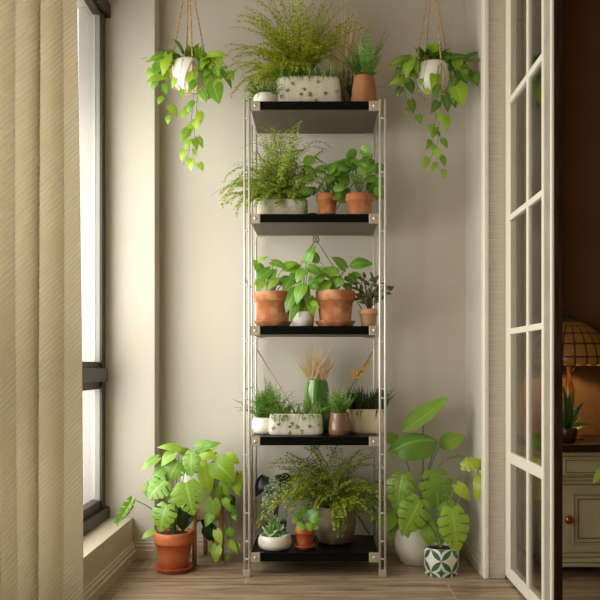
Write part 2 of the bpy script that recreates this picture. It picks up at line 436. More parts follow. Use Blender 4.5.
# ------------------------------------------------------------------ pots
def pot_prof(rt, rb, h, rim=0, wall=.006, rh=None):
    rh = rh or h*.29
    p = [(0,0),(rb*.96,0),(rb,.003)]
    if rim:
        e = rim; ri = rt-e
        p += [(rb+(ri-rb)*.5,(h-rh)*.5),(ri,h-rh-.001),(rt-.001,h-rh),(rt,h-rh+.003),(rt,h-.004),(rt-.003,h),(ri-wall+.001,h)]
        rin = ri-wall
    else:
        p += [(rb+(rt-rb)*.5,h*.5),(rt,h-.004),(rt-.003,h),(rt-wall,h-.002)]; rin = rt-wall
    return p + [(rin*.98,h*.82),(0,h*.82)], rin
def terracotta(root, rt, rb, h, mat, z0=0, rim=.006, name='pot'):
    c = WLOC[root.name] + V(0,0,z0); pr, rin = pot_prof(rt, rb, h, rim)
    lathe(MB(), c, pr).build(name, mat, root, bevel=0)
    soil(root, c, rin*.97, h*.93)
    return c + V(0,0,h*.93)
def soil(root, c, r, z, sx=1, sy=1, ex=2, dome=.006):
    mb = MB(); lathe(mb, c, [(r,z-.004),(r*.98,z),(r*.5,z+dome),(0,z+dome*1.2)], 28, 0, sx, sy, ex)
    mb.build('soil', SOIL, root)
def turned(root, prof, mat, sz, sx=1, sy=1, ex=2, seg=48, name='pot', soilr=None, urep=1, vrep=1, extra=None):
    """prof: outer outline from foot to lip; the inside is added"""
    c = WLOC[root.name]; mb = MB(); rl, zl = prof[-1]
    full = [(0,prof[0][1])] + prof + [(rl-.004, zl+.001), (rl-.008, zl-.004), (rl-.010, zl-.03), (0, zl-.03)]
    lathe(mb, c, full, seg, 0, sx, sy, ex, urep, vrep)
    mats = [mat]
    if extra: extra(mb); mats = [mat, STAR]
    mb.build(name, mats, root)
    soil(root, c, rl-.009, zl-.014, sx, sy, ex)
    return c + V(0,0,zl-.012)
def saucer(label, loc, r, mat=TERRA, h=.018):
    mb = MB(); lathe(mb, loc, [(0,.0),(r*.78,0),(r*.82,.002),(r*.97,h-.004),(r,h),(r-.004,h),(r*.8,.006),(0,.006)], 40)
    return tag(mb.build('plant_saucer', mat, loc=loc), label, 'saucer', 'terracotta saucers under pots')

# ------------------------------------------------------------------ plant builders
class PL:
    """collects leaves and stems of one plant"""
    def __init__(s, root, lm, sm=None, top=None): s.root = root; s.l = MB(); s.s = MB(); s.lm = lm; s.sm = sm or STEMG; s.top = top
    def done(s, lname='foliage', sname='stems'):
        if s.l.v: s.l.build(lname, s.lm, s.root)
        if s.s.v: s.s.build(sname, s.sm, s.root)
    def px(s, bx, by, tx, ty, W, Y, shape='heart', up=(0,-.8,.5), tipdY=-.02, fold=.18, bulge=.1, r=.0022, petiole=True, top=None, twist=0, mb=None, arch=.4):
        b = P(bx, by, Y); t = P(tx, ty, Y+tipdY); w = W*Y/FPX
        leaf(mb or s.l, b, t, w, shape, up, fold, bulge, twist)
        if petiole:
            a = top or s.top; c = V(a.x+(b.x-a.x)*.35, a.y+(b.y-a.y)*.4, max(a.z, b.z)*.6+.4*a.z + arch*abs(b.z-a.z)*.3)
            if b.z < a.z: c = V((a.x+b.x)/2, (a.y+b.y)/2-.01, a.z+.05)
            tube(s.s, bez(a+V(R(-.01,.01),R(-.01,.01),-.01), c, b, 8), r, r*.6, 5)
    def bush(s, cen, rad, n, L, W, shape='heart', zlo=-.3, hang=.5, r=.0014, face=.5, lmin=.75):
        a = s.top
        for _ in range(n):
            d = rdir(math.asin(zlo), PI/2*.95); k = R(.45,1)**.6
            p = cen + V(d.x*rad[0], d.y*rad[1], d.z*rad[2])*k
            o = V(d.x, d.y-.25, d.z*.5).normalized()
            l = L*R(lmin,1.1); t = p + (o*.75 + V(R(-.3,.3),R(-.3,.2),-hang+R(-.25,.25))).normalized()*l
            leaf(s.l, p, t, W*l/L, shape, o*.35+V(R(-.25,.25),-face,.75), R(.05,.3), R(.02,.14))
            tube(s.s, bez(a+V(R(-.008,.008),R(-.008,.008),-.005), a*.5+p*.5+V(0,0,.3*abs(p.z-a.z)), p, 5), r, r*.6, 4, cap=False)
    def vine(s, pts, L, W, gap, shape='heart', r=.0014, upy=-1, spread=.5, skip=0):
        pts = smoothline(pts, 6); tube(s.s, pts, r, r*.6, 5); acc = 0; sg = random.choice((-1,1))
        for i in range(1, len(pts)):
            acc += (pts[i]-pts[i-1]).length
            if acc < gap or i < skip*len(pts): continue
            acc = 0; sg = -sg; p = pts[i]; k = L*R(.7,1.15)*(1-.35*i/len(pts))
            b = p + V(sg*k*R(.15,.4), R(-.02,.005), R(-.005,.02)); tube(s.s, [p, (p+b)/2+V(0,0,.006), b], r*.8, r*.5, 4, cap=False)
            t = b + V(sg*spread*R(.1,1.), R(-.45,.1), -R(.7,1)).normalized()*k
            leaf(s.l, b, t, W*k/L*R(.85,1.1), shape, V(R(-.5,.5), upy, R(.15,.6)), R(.1,.35), R(.03,.14))

# ================================================================== ROOM
XL, XW, YP, YB, XR, XJ, YJ, YBR, CE = -.862, -1.0, 3.57, 3.69, .71, .79, 3.24, 3.72, 2.74
structure(B(-1.5, 2.3, -1.3, 4.0, -.05, 0).build('floor', FLOORM, smooth=False, loc=(0,0,0)))
structure(B(-1.0, 2.3, -1.3, 4.0, CE, CE+.08).build('ceiling', CEIL, smooth=False))
structure(B(-.761, XJ, YB, YB+.12, 0, CE).build('wall_back', WALL, smooth=False))
structure(B(-1.0, -.761, YP, YB+.12, 0, CE).build('wall_pier', PIER, smooth=False, bevel=.002))
structure(B(XR, XJ, YJ, YB+.12, 0, CE).build('wall_right', WALL, smooth=False))
structure(B(XJ, 2.3, YBR, YB+.12, 0, CE).build('wall_far', BROWNWALL, smooth=False))
structure(B(2.18, 2.3, -1.2, YBR, 0, CE).build('wall_side', BROWNWALL, smooth=False))
structure(B(-1.12, 2.3, -1.3, -1.2, 0, CE).build('wall_rear', BROWNWALL, smooth=False))
# wall under and over the windows, with the deep ledge as its own trim
W1 = (1.42, 3.50, .19, 2.56); W2 = (-.50, 1.22, .19, 2.56)
mb = MB(); box(mb, -1.12, XW, -1.2, YP, 0, .19); box(mb, -1.12, XW, -1.2, YP, 2.56, CE)
box(mb, -1.12, XW, W2[1], W1[0], .19, 2.56); box(mb, -1.10, XW, 3.569, YP+.1, .19, 2.56); box(mb, -1.12, XW, -1.2, W2[0], .19, 2.56)
structure(mb.build('wall_left', WALL, smooth=False))
structure(B(XW, XL, -1.2, YP, 0, .19).build('trim_1', TRIM, smooth=False, bevel=.003))
def skirt(name, prof, axis, a0, a1): return structure(prism(MB(), prof, axis, a0, a1).build(name, TRIM, smooth=False))
sk = [(0,0),(.016,0),(.016,.038),(.011,.044),(.011,.058),(.006,.064),(.006,.072),(0,.078)]
skirt('baseboard_left', [(XL+a, z) for a, z in sk][::-1], 'y', -1.2, YP)
skirt('baseboard_pier', [(YP-a, z) for a, z in sk], 'x', XL, -.761)
skirt('baseboard_return', [(-.761+a, z) for a, z in sk][::-1], 'y', YP-.016, YB)
skirt('baseboard_back', [(YB-a, z) for a, z in sk], 'x', -.761, XR)
skirt('baseboard_right', [(XR-a, z) for a, z in sk], 'y', YJ+.03, YB)
# door jamb at the end of the right wall
mb = MB(); box(mb, XR-.004, XJ, YJ-.012, YJ, 0, CE); structure(mb.build('trim_2', JAMB, smooth=False, bevel=.002))
mb = MB(); box(mb, XR-.014, XR+.008, YJ-.024, YJ+.03, 0, CE); structure(mb.build('trim_3', DOORP, smooth=False, bevel=.006, seg=3))

# windows
def window(name, y0, y1, z0, z1):
    w = sroot(name, (XW, (y0+y1)/2, z0)); X = XW
    mb = MB()
    box(mb, X+.002, X+.016, y1, y1+.045, z0, z1); box(mb, X-.03, X+.016, y0-.03, y0, z0, z1)
    box(mb, X-.03, X+.010, y0, y1, z1-.06, z1); box(mb, X-.04, X+.006, y0, y1+.04, z0, z0+.092)
    box(mb, X-.03, X+.030, y0, y1+.07, z0, z0+.052); box(mb, X-.02, X+.034, y1-.10, YP if y1 > 3 else y1, z1-.045, z1+.02)
    mb.build('window_frame', FRAME, w, smooth=False, bevel=.003)
    mb = MB(); box(mb, X-.019, X+.002, y1, y1+.044, z0+.09, z1-.06); mb.build('glazing_bead', FRAMEG, w, smooth=False)
    mb = MB(); box(mb, X-.06, X+.004, y0, y1+.01, .79, .915); box(mb, X, X+.036, y0, y1+.02, .825, .886); mb.build('transom', FRAME, w, smooth=False, bevel=.004)
    for a, b in ((z0+.08, .795), (.91, z1-.055)):
        B(X-.018, X-.013, y0, y1, a, b).build('pane', GLASS, w, smooth=False)
    return w
window('window_1', *W1); window('added_fill_window', *W2)  # the second window is out of view, added to let in front fill
structure(B(-1.107, -1.0, 3.546, 3.569, .0, CE).build('wall_outer', EXT, smooth=False))

# ================================================================== CURTAIN
def curtain():
    mb = MB(); nu, nv = 150, 40; y0, y1 = 1.45, 2.385; s = 0; prev = None
    cols = []
    for i in range(nu+1):
        t = i/nu; a = 2*PI*6.2*t + .7*math.sin(2*PI*1.7*t) + 1.2
        y = y0 + (y1-y0)*t + .020*math.sin(a*1.0+.9); x = -.79 + .034*math.sin(a) + .006*math.sin(2.3*a+1)
        cols.append((x, y))
    us = [0]
    for i in range(nu): us.append(us[-1]+math.dist(cols[i], cols[i+1]))
    for j in range(nv+1):
        z = .015 + (2.66-.015)*j/nv; v = j/nv
        for i, (x, y) in enumerate(cols):
            k = 1 + .35*(1-v); t = i/nu
            xx = -.794 + (x+.79)*k + .010*math.sin(3*v+7*t); yy = y + .012*(1-v)*math.sin(9*t+2*v) + .02*(1-v)*t
            mb.add((max(xx, -.852), yy, z), (us[i], z))
    w = nu+1
    for j in range(nv):
        for i in range(nu): mb.face((j*w+i, j*w+i+1, (j+1)*w+i+1, (j+1)*w+i))
    root = thing('curtain', 'beige woven herringbone curtain drawn aside along the tall window', 'curtain', (-.79, 2.1, 0))
    mb.build('cloth', CURT, root, solid=.003)
    tube(MB(), [V(-.79,1.0,2.685), V(-.79,3.3,2.685)], .012, .012, 12).build('curtain_rod', FRAME, root)
    for k in range(12):
        mr = MB(); y = 1.52+k*.085; tube(mr, [V(-.79+.02*math.cos(a), y, 2.685+.02*math.sin(a)) for a in [2*PI*q/14 for q in range(15)]], .003, .003, 5); mr.build('curtain_ring', FRAME, root)
    for y in (1.03, 3.27): B(-.80, -.78, y-.01, y+.01, 2.685, CE).build('rod_holder', FRAME, root, smooth=False)
curtain()

# ================================================================== GLAZED DOOR
def door():
    w = sroot('door_1', (.80, YJ, 0)); x0, x1 = .790, .818
    yf, yn = 3.235, 2.570; H_ = 2.64; zb = .012
    fy0, fy1 = 2.690, 3.155     # glazed area
    mb = MB(); box(mb, x0, x1, fy1, yf, zb, H_); box(mb, x0, x1, fy0, fy1, zb, .062); box(mb, x0, x1, fy0, fy1, H_-.12, H_)
    mb.build('door_frame', DOORP, w, smooth=False, bevel=.003)
    mb = MB(); box(mb, x0, x1, yn+.02, fy0, zb, H_); mb.build('lock_stile', STILE, w, smooth=False, bevel=.003)
    mb = MB(); box(mb, x0-.006, x0+.008, fy0-.022, fy0, zb, H_); mb.build('glazing_bead', DOORP, w, smooth=False, bevel=.003)
    mb = MB(); box(mb, x0-.006, x0+.012, yn+.004, yn+.022, zb, H_); mb.build('edge_bead', DOORP, w, smooth=False, bevel=.003)
    mb = MB(); box(mb, x0+.002, x1+.002, yn-.004, yn+.019, zb, H_); mb.build('door_edge', DARKWOOD, w, smooth=False, bevel=.002)
    ym = 2.880
    mb = MB(); box(mb, x0-.0045, x0+.012, ym-.011, ym+.011, .06, H_-.1); mb.build('vertical_muntin', DOORP, w, smooth=False, bevel=.003)
    zs = [(.498,.542), (1.025,1.049), (1.492,1.516), (1.972,1.996)]
    for a, b in zs:
        mb = MB(); box(mb, x0-.006, x0+.012, fy0, fy1, a, b); mb.build('cross_muntin', DOORP, w, smooth=False, bevel=.003)
    lv = [.06] + [q for z in zs for q in z] + [H_-.12]
    for k in range(0, len(lv), 2):
        for a, b in ((fy0, ym-.011), (ym+.011, fy1)):
            B(.7925, .7965, a, b, lv[k], lv[k+1]).build('pane', DGLASS, w, smooth=False)
    mb = MB()
    for z in (.35, 1.3, 2.3): tube(MB(), [V(.795, 3.236, z-.04), V(.795, 3.236, z+.04)], .0055, .0055, 10).build('hinge', BRACKET, w)
door()

# ================================================================== SHELVING UNIT
SZ = [.10, .594, 1.066, 1.543, 2.023]
SX0, SX1, SY0, SY1 = -.289, .260, 3.26, 3.61
def shelving():
    t = thing('shelving_unit', 'tall narrow five-tier metal shelf unit with black boards against the wall', 'shelf', ((SX0+SX1)/2, 3.435, 0))
    for z in SZ:
        mb = MB()
        box(mb, SX0+.003, SX1-.003, SY0+.002, SY1-.002, z-.005, z)                       # top board
        box(mb, SX0+.04, SX1-.04, SY0, SY0+.006, z-.036, z-.001)                          # black fascia
        box(mb, SX0+.003, SX1-.003, SY0+.004, SY1-.002, z-.034, z-.004, 1)
        s = mb.build('shelf', [BLACKP, UNDER], t, smooth=False)
        for x in (SX0, SX1-.043):
            for y in (SY0-.003, SY1-.012):
                b = B(x, x+.043, y, y+.012, z-.040, z+.001).build('bracket', BRACKET, s, smooth=False, bevel=.002)
            m = MB(); n = 12; c = V(x+.0215, SY0-.003, z-.019)
            i = m.add(c+V(0,-.004,0))
            for k in range(n):
                a = 2*PI*k/n; m.add(c+V(.0055*math.cos(a), -.003, .0055*math.sin(a)))
            for k in range(n):
                a = 2*PI*k/n; m.add(c+V(.0065*math.cos(a), .001, .0065*math.sin(a)))
            for k in range(n):
                m.face((i, i+1+k, i+1+(k+1) % n)); m.face((i+1+k, i+1+n+k, i+1+n+(k+1) % n, i+1+(k+1) % n))
            m.build('bolt', STEEL, s)
    TOP = 2.03
    for sg, xo, xi in ((-1, -.312, -.292), (1, .286, .264)):
        for y in (3.258, 3.612):
            for x in (xo, xi):
                pts = [V(x, y, .012), V(x, y, 1.00), V(x+.0015, y, .99), V(x, y, .95)][:2] + [V(x, y, TOP)]
                tube(MB(), pts, .0052, .0052, 8).build('upright_rod', STEEL, t)
            mb = MB(); box(mb, min(xo,xi)-.006, max(xo,xi)+.006, y-.007, y+.007, 0, .03); mb.build('foot', BRACKET, t, smooth=False, bevel=.003)
            for z in (.075, .15, .27, .52, .76, 1.0, 1.24, 1.47, 1.72, 1.95): tube(MB(), [V(xo, y, z), V(xi, y, z)], .0042, .0042, 6).build('rod_tie', STEEL, t)
        for z in (.45, .795, 1.265, 1.74): tube(MB(), [V(xo, 3.258, z), V(xo, 3.612, z)], .0032, .0032, 6).build('side_rung', STEEL, t)
        # coiled clip where the brace meets the rear rods
        for z in (1.91, 1.02, .97, .05):
            mb = MB(); pts = [V((xi)+.010*math.cos(a), 3.612+.010*math.sin(a), z+.04*a/(8*PI)) for a in [2*PI*4*q/40 for q in range(41)]]
            tube(mb, pts, .0022, .0022, 5); mb.build('brace_clip', STEEL, t)
    for z0, z1 in ((1.07, 1.915), (.055, .98)):
        cz = (z0+z1)/2; cx = -.009
        for a, b in ((V(-.292,3.622,z1), V(.27,3.622,z0)), (V(.27,3.630,z1), V(-.292,3.630,z0))):
            tube(MB(), [a, b], .0028, .0028, 6).build('cross_brace', STEELD, t)
        mb = MB(); tube(mb, [V(cx+.014*math.cos(a), 3.620, cz+.014*math.sin(a)) for a in [2*PI*q/16 for q in range(17)]], .003, .003, 6)
        mb.build('brace_ring', STEELD, t)
STEELD = paint('dull_steel', srgb(150,138,118), .35, metal=.8)
shelving()

# ================================================================== PLANTS ON THE SHELVES
def at(px, Y, z): return V((px-VX)*Y/FPX, Y, z)
def starplanter(label, group, cx, Y, z, w, h, dep, wb=1.03):
    t = thing('potted_grass', label, 'potted plant', at(cx, Y, z), group); c = WLOC[t.name]
    a, b = w/2, dep/2
    prof = [(.93,0),(.985,.006),(1.0,.018),(.99,h*.5),(.955,h-.010),(.93,h-.002),(.905,h)]
    def stars(mb):
        rnd = random.Random(5)
        for (u, v) in ((-.80,.34),(-.62,.52),(-.46,.74),(-.22,.40),(-.12,.56),(.05,.40),(.30,.78),(.22,.2),(.52,.44),(.86,.5),(-.2,.12)):
            rr = .93 if abs(u) < .7 else .93
            y = c.y - b*1.0*(1-.03*v) * (1-max(0,abs(u)-.72)**2*1.9) - .0025
            p = V(c.x+u*a, y, c.z+v*h); n = rnd.choice((5,6,6,7))
            for k in range(n):
                an = 2*PI*k/n + rnd.uniform(-.3,.3); l = rnd.uniform(.008,.015)
                d = V(math.cos(an), -.22, math.sin(an)).normalized(); s = V(-math.sin(an), 0, math.cos(an))
                i = len(mb.v); mb.add(p); mb.add(p+d*l*.45+s*.0022); mb.add(p+d*l); mb.add(p+d*l*.45-s*.0022); mb.face((i,i+1,i+2,i+3), 1)
    mb = MB(); full = [(0,0)] + prof + [(.88,h-.002),(.87,h-.02),(0,h-.02)]
    lathe(mb, c, full, 72, 0, a, b, 5); stars(mb)
    mb.build('pot', [PLANTW, STAR], t)
    soil(t, c, .865, h-.013, a, b, 5)
    return t, c, a, b, h
def grass_in(t, c, a, b, h, mat, n, L, W, droop, over=.25, lo=.5, up=.2):
    p = PL(t, mat)
    for _ in range(n):
        q = c + V(R(-.85,.85)*a, R(-.8,.8)*b, h-.015); f = (q-c)
        d = V(f.x/a*.35+R(-.4,.4), f.y/b*.3+R(-.45,.3), R(lo,1)).normalized()
        blade(p.l, q, d, L*R(.6,1.1), W*R(.7,1.2), droop*R(.5,1.5))
    for k in range(int(n*over)):                               # blades hanging over the front lip
        q = c + V(R(-.85,.85)*a, -.75*b, h-.01)
        blade(p.l, q, V(R(-.4,.4), -1, R(.5,.9)).normalized(), L*R(.5,.9), W*.8, 3.2)
    p.done()
Z1, Z2, Z3, Z4, Z5 = SZ[4], SZ[3], SZ[2], SZ[1], SZ[0]

# ---- top board
t, c, a, b, h = starplanter('white oblong planter with green star marks and grass, on the topmost board', 'white star-marked grass planters', 308.5, 3.40, Z1, .292, .140, .125)
grass_in(t, c, a, b, h, L_GRASS, 120, .12, .006, 1.8, .15)
def bowl(px, Y, z, r, h, label, cat='potted plant', name='potted_succulent', group=None):
    t = thing(name, label, cat, at(px, Y, z), group)
    top = turned(t, [(r*.7,0),(r*.86,.004),(r*.98,h*.3),(r,h*.5),(r*.97,h*.78),(r*.9,h*.95),(r*.86,h)], WHITEC, h)
    return t, top
t, top = bowl(267, 3.385, Z1, .062, .066, 'low white bowl with a loose tuft of grassy leaves, left end of top board', name='potted_grass')
p = PL(t, L_GRASS)
for _ in range(120): blade(p.l, top+V(R(-.04,.04),R(-.04,.04),0), (rdir(.35,1.4)+V(-.12,-.2,0)).normalized(), R(.07,.125), .005, R(.8,2.4))
p.done()
t = thing('potted_fern', 'huge feathery yellow-green fern towering over the top board', 'potted plant', at(300, 3.50, Z1))
top = turned(t, [(.05,0),(.055,.003),(.066,.06),(.072,.125),(.070,.130)], TERRAB, .13)
p = PL(t, L_FERNY, STEMB)
tips = [(240,45,.34),(250,25,.3),(262,12,.3),(275,2,.26),(290,-6,.24),(305,4,.24),(320,10,.24),(330,22,.24),(345,20,.3),(240,62,.36),(246,70,.36),(258,78,.4),(270,40,.3),(285,30,.3),(300,25,.26),(255,90,.5),(338,42,.4),(265,60,.4),(280,52,.3),(310,40,.35),(322,50,.42),(292,60,.6),(243,82,.45)]
def aim(p, top, tx, ty, Y, droop, pl, mode, ls, npin=26, start=.22, k=1.0):
    e = P(tx, ty, Y); d = e - top; L = d.length; d = d/L
    dd = (d + V(0,0,droop*.42)).normalized()
    frond(p.l, p.s, top+V(R(-.02,.02),R(-.02,.02),0), dd, L*(1+.10*droop)*k, droop, pl, npin, mode, ls, .0009, start)
for rep in range(4):
    for tx, ty, dr in tips:
        aim(p, top, tx+R(-11,11), ty+R(-9,11), R(3.34,3.60), dr*R(3.,8.), .082, R(0,1) < .3 and 'fan' or 'leaflet', .0135, 20, .3)
for tx, ty in ((291,74),(270,70),(300,70),(331,58),(258,88),(284,66)):
    aim(p, top+V(0,-.03,.05), tx, ty, 3.30, 2.2, .04, 'fan', .013, 22, .45)
p.done('fronds')
t = thing('dried_grass_vase', 'sprigs of thin dried grass in a vase behind the big fern', 'vase', at(343, 3.52, Z1))
turned(t, [(.05,0),(.056,.004),(.05,.1),(.04,.21)], CREAMM, .21)
p = PL(t, L_DRY); c = WLOC[t.name]+V(0,0,.19)
for _ in range(110): blade(p.l, c+V(R(-.02,.02),R(-.02,.02),0), (rdir(1.15,1.57)+V(-.02,0,0)).normalized(), R(.2,.37), .0022, R(0,.35))
p.done('dried_grass')
t = thing('potted_grass', 'dark bushy grass spilling at the right rear of the top board', 'potted plant', at(349, 3.53, Z1))
top = turned(t, [(.05,0),(.055,.004),(.055,.08),(.05,.09)], CREAMC, .09, 1.0, .9, 4)
p = PL(t, L_GRASSD)
for _ in range(260): blade(p.l, top+V(R(-.035,.035),R(-.03,.03),0), (rdir(.3,1.5)+V(-.1,-.25,.15)).normalized(), R(.09,.19), .006, R(1.2,3.))
p.done()
t = thing('potted_fern', 'brown clay pot tapering upward with an upright fern, right end of top board', 'potted plant', at(364, 3.385, Z1))
top = turned(t, [(.054,0),(.058,.004),(.057,.05),(.051,.11),(.045,.142),(.042,.149)], TERRAB, .149)
p = PL(t, L_FERNG)
for _ in range(34): frond(p.l, p.s, top+V(R(-.012,.012),R(-.012,.012),-.01), rdir(.75,1.5), R(.12,.235), R(.2,.9), .034, 20, 'pinna')
p.done('fronds')

# ---- second board from top
t = thing('potted_fern', 'airy maidenhair fern cascading left from a pale oblong stone planter', 'potted plant', at(282.5, 3.39, Z2)); c = WLOC[t.name]
mb = MB(); h = .080
lathe(mb, c, [(0,0),(.96,0),(.99,.004),(1,.02),(1,h-.006),(.98,h),(.92,h),(.90,h-.02),(0,h-.02)], 64, 0, .112, .062, 5); mb.build('pot', STONE, t)
soil(t, c, .89, h-.012, .112, .062, 5)
p = PL(t, L_FERNM, STEMB); top = c+V(0,0,h)
tips = [(224,196),(232,180),(240,172),(250,160),(262,150),(276,128),(290,150),(305,148),(318,158),(236,205),(247,210),(262,200),(276,186),(290,190),(302,195),(300,170),(268,172),(252,186),(284,168),(322,170),(270,140),(258,175)]
for rep in range(4):
    for tx, ty in tips:
        aim(p, top+V(R(-.07,.07),R(-.03,.02),0), tx+R(-7,7), ty+R(-7,7), R(3.28,3.5), R(1,3.2), .058, R(0,1) < .3 and 'fan' or 'leaflet', .012, 18, .22)
for tx, ty in ((282,207),(262,206),(300,203),(230,200),(244,202),(275,196),(292,192),(270,186),(255,190)):
    aim(p, top+V(R(-.05,.05),-.03,0), tx, ty, 3.30, 1.6, .03, 'fan', .012, 20, .2)
aim(p, top, 277, 128, 3.40, .1, .03, 'fan', .011, 26, .1)
p.done('fronds')
SAUCZ = .006
def pilea(px, Y, z, rt, rb, h, label, rx, rz, n, L, mat=TERRAW, sau=None, leafm=L_PILEA, sr=1.0, dx=0, name='potted_pilea', group='terracotta pots of round-leaved pilea'):
    loc = at(px, Y, z)
    if sau: saucer(sau, loc, sr*rt, TERRA); loc = loc + V(0,0,SAUCZ)
    t = thing(name, label, 'potted plant', loc, group); top = terracotta(t, rt, rb, h-(SAUCZ if sau else 0), mat)
    p = PL(t, leafm, STEMG, top)
    p.bush(top+V(dx,0,.02), (rx, .07, rz), n+8, L*1.12, L*1.12, 'round', -.1, .45, face=2.2)
    p.done(); return t
pilea(327, 3.37, Z2, .049, .036, .106, 'smaller terracotta pot of round-leaved pilea beside the stone planter', .085, .155, 26, .05, sau='terracotta saucer under the smaller pilea pot on the second board', sr=.98, dx=-.02)
pilea(359.5, 3.37, Z2, .064, .050, .104, 'wider terracotta pot of round-leaved pilea at right end of second board', .088, .165, 30, .055, dx=-.005)
t = thing('clay_pot', 'tiny empty terracotta pot behind the stone planter', 'pot', at(312.5, 3.48, Z2)); terracotta(t, .024, .018, .045, TERRA, rim=.003)

# ---- third board
def potted(px, Y, z, rt, rb, h, mat, name, label, group=None, sau=None, sr=1, rim=.009, sh=.026):
    loc = at(px, Y, z)
    if sau: saucer(sau, loc, sr, mat if mat is not TERRAW else TERRAW, sh); loc = loc + V(0,0,SAUCZ)
    t = thing(name, label, 'potted plant', loc, group); top = terracotta(t, rt, rb, h, mat, rim=rim)
    return t, top
GT = 'large terracotta pots of leafy plants'
t, top = potted(273, 3.36, Z3, .086, .066, .148, TERRAW, 'potted_houseplant', 'large terracotta pot with arching green leaves, left end of third board', GT, 'weathered saucer under the left terracotta pot on the third board', .085)
p = PL(t, L_LEM, STEMG, top)
for s in ((262,272,253,259,10),(270,270,253,285,13),(262,280,258,291,12),(272,262,287,268,10),(283,268,298,262,12),(276,278,266,290,12),(280,282,292,276,11),(290,280,283,292,12),(268,281,284,284,10),(258,262,268,256,6),(274,270,270,284,9)):
    p.px(*s, R(3.30,3.40), up=(R(-.3,.3),-.8,.6), shape='heart')
p.done()
t = thing('potted_pothos', 'small cream pot with trailing leaves between two large terracotta pots', 'potted plant', at(303.3, 3.345, Z3))
top = turned(t, [(.038,0),(.043,.003),(.048,.03),(.049,.06),(.047,.066)], WHITEC, .066)
p = PL(t, L_LEM, STEMG, top)
for s in ((303,285,296,304,14),(296,290,285,312,15),(310,298,314,316,12),(306,303,302,318,14),(298,276,287,284,14),(300,268,284,270,14),(306,262,315,245,14),(304,270,296,282,13),(311,284,318,290,10),(302,288,309,302,13),(312,276,322,266,9),(309,267,320,273,12),(297,304,290,322,8),(312,302,320,308,6)):
    p.px(*s, R(3.27,3.36), up=(R(-.3,.3),-.9,.5), shape='heart')
p.done()
t, top = potted(335.3, 3.36, Z3, .087, .066, .152, TERRAW, 'potted_houseplant', 'large terracotta pot with pointed leaves right of the small cream pot', GT, 'weathered saucer under the right large terracotta pot on the third board', .09)
p = PL(t, L_LEM, STEMG, top)
for s in ((345,268,332,256,14),(349,266,373,262,17),(334,274,316,272,18),(324,272,308,284,18),(340,276,333,288,16),(348,276,357,284,14),(330,280,318,292,16),(352,274,364,280,11),(338,268,327,276,14),(345,283,351,291,10),(320,262,306,252,14),(330,282,338,290,12)):
    p.px(*s, R(3.30,3.42), up=(R(-.3,.3),-.8,.7), shape='oval' if R(0,1) > .4 else 'heart')
p.done()
t, top = potted(368.5, 3.36, Z3, .041, .030, .078, TAN, 'potted_houseplant', 'small tan pot with dark variegated leaves, right end of third board', None, rim=.004)
p = PL(t, L_VAR, STEMB, top)
for _ in range(60):
    a = R(-.9,.9); L = R(.04,.15); q = top + V(math.sin(a)*L*.8+.01, R(-.05,.05), math.cos(a)*L)
    d = V(math.sin(a)+R(-.5,.5), R(-.6,.1), .5+R(-.5,.4)).normalized()
    leaf(p.l, q, q+d*R(.026,.040), .017, 'oval', (R(-.4,.4),-.8,.5)); tube(p.s, [top, (top+q)/2+V(0,0,.01), q], .0012, .0008, 4, cap=False)
p.done()

# ---- fourth board
t, top = bowl(267, 3.44, Z4, .068, .072, 'plain white round bowl with a bushy fern, left end of fourth board', name='potted_fern')
p = PL(t, L_FERNG)
for _ in range(64): frond(p.l, p.s, top+V(R(-.03,.03),R(-.03,.03),-.005), (rdir(.5,1.5)+V(.06,-.15,0)).normalized(), R(.12,.2), R(.3,1.4), .03, 20, 'pinna')
p.done('fronds')
t, c, a, b, h = starplanter('white oblong planter with green star marks and grass, on the fourth board', 'white star-marked grass planters', 296, 3.375, Z4, .240, .094, .10)
grass_in(t, c, a, b, h, L_GRASS, 130, .085, .005, 1.4, .16)
t = thing('dried_grass_vase', 'tall glossy green vase full of pale dried grass', 'vase', at(317, 3.53, Z4))
turned(t, [(.060,0),(.066,.004),(.067,.06),(.062,.13),(.054,.20),(.047,.236),(.046,.240)], GREENG, .24, name='vase')
p = PL(t, L_DRY); c = WLOC[t.name]+V(0,0,.22)
for _ in range(700): blade(p.l, c+V(R(-.036,.036),R(-.036,.036),0), (rdir(1.08,1.57)+V(R(-.12,.12),R(-.12,.12),0)).normalized(), R(.05,.13)+R(0,1)**3*.07, .0022, R(-.3,1.2))
p.done('dried_grass')
t = thing('potted_fern', 'glossy brown pot with an upright sword fern, beside the green vase', 'potted plant', at(339.5, 3.365, Z4))
top = turned(t, [(.045,0),(.049,.004),(.049,.03),(.045,.07),(.041,.093),(.039,.098)], BROWNG, .098)
p = PL(t, L_FERNG)
for _ in range(26): frond(p.l, p.s, top+V(R(-.012,.012),R(-.012,.012),-.01), (rdir(.7,1.5)+V(0,-.1,0)).normalized(), R(.10,.175), R(.2,.9), .03, 18, 'pinna')
p.done('fronds')
t = thing('potted_grass', 'cream oblong planter with dark spiky grass, right end of fourth board', 'potted plant', at(367, 3.47, Z4)); c = WLOC[t.name]
mb = MB(); h = .108; aa, bb = .088, .055
lathe(mb, c, [(0,0),(.9,0),(.95,.006),(.98,.03),(1,h-.012),(.99,h-.003),(.96,h),(.92,h-.002),(.91,h-.02),(0,h-.02)], 64, 0, aa, bb, 4.5); mb.build('pot', CREAMC, t)
soil(t, c, .9, h-.013, aa, bb, 4.5)
grass_in(t, c, aa, bb, h, L_GRASSD, 260, .115, .005, .7, .03, 1.4)
t = thing('orchid_spray', 'thin stem of small yellow blossoms leaning right behind the brown pot', 'flower', at(344, 3.44, Z4))
turned(t, [(.022,0),(.026,.003),(.026,.05),(.022,.07)], CREAMM, .07, name='vase')
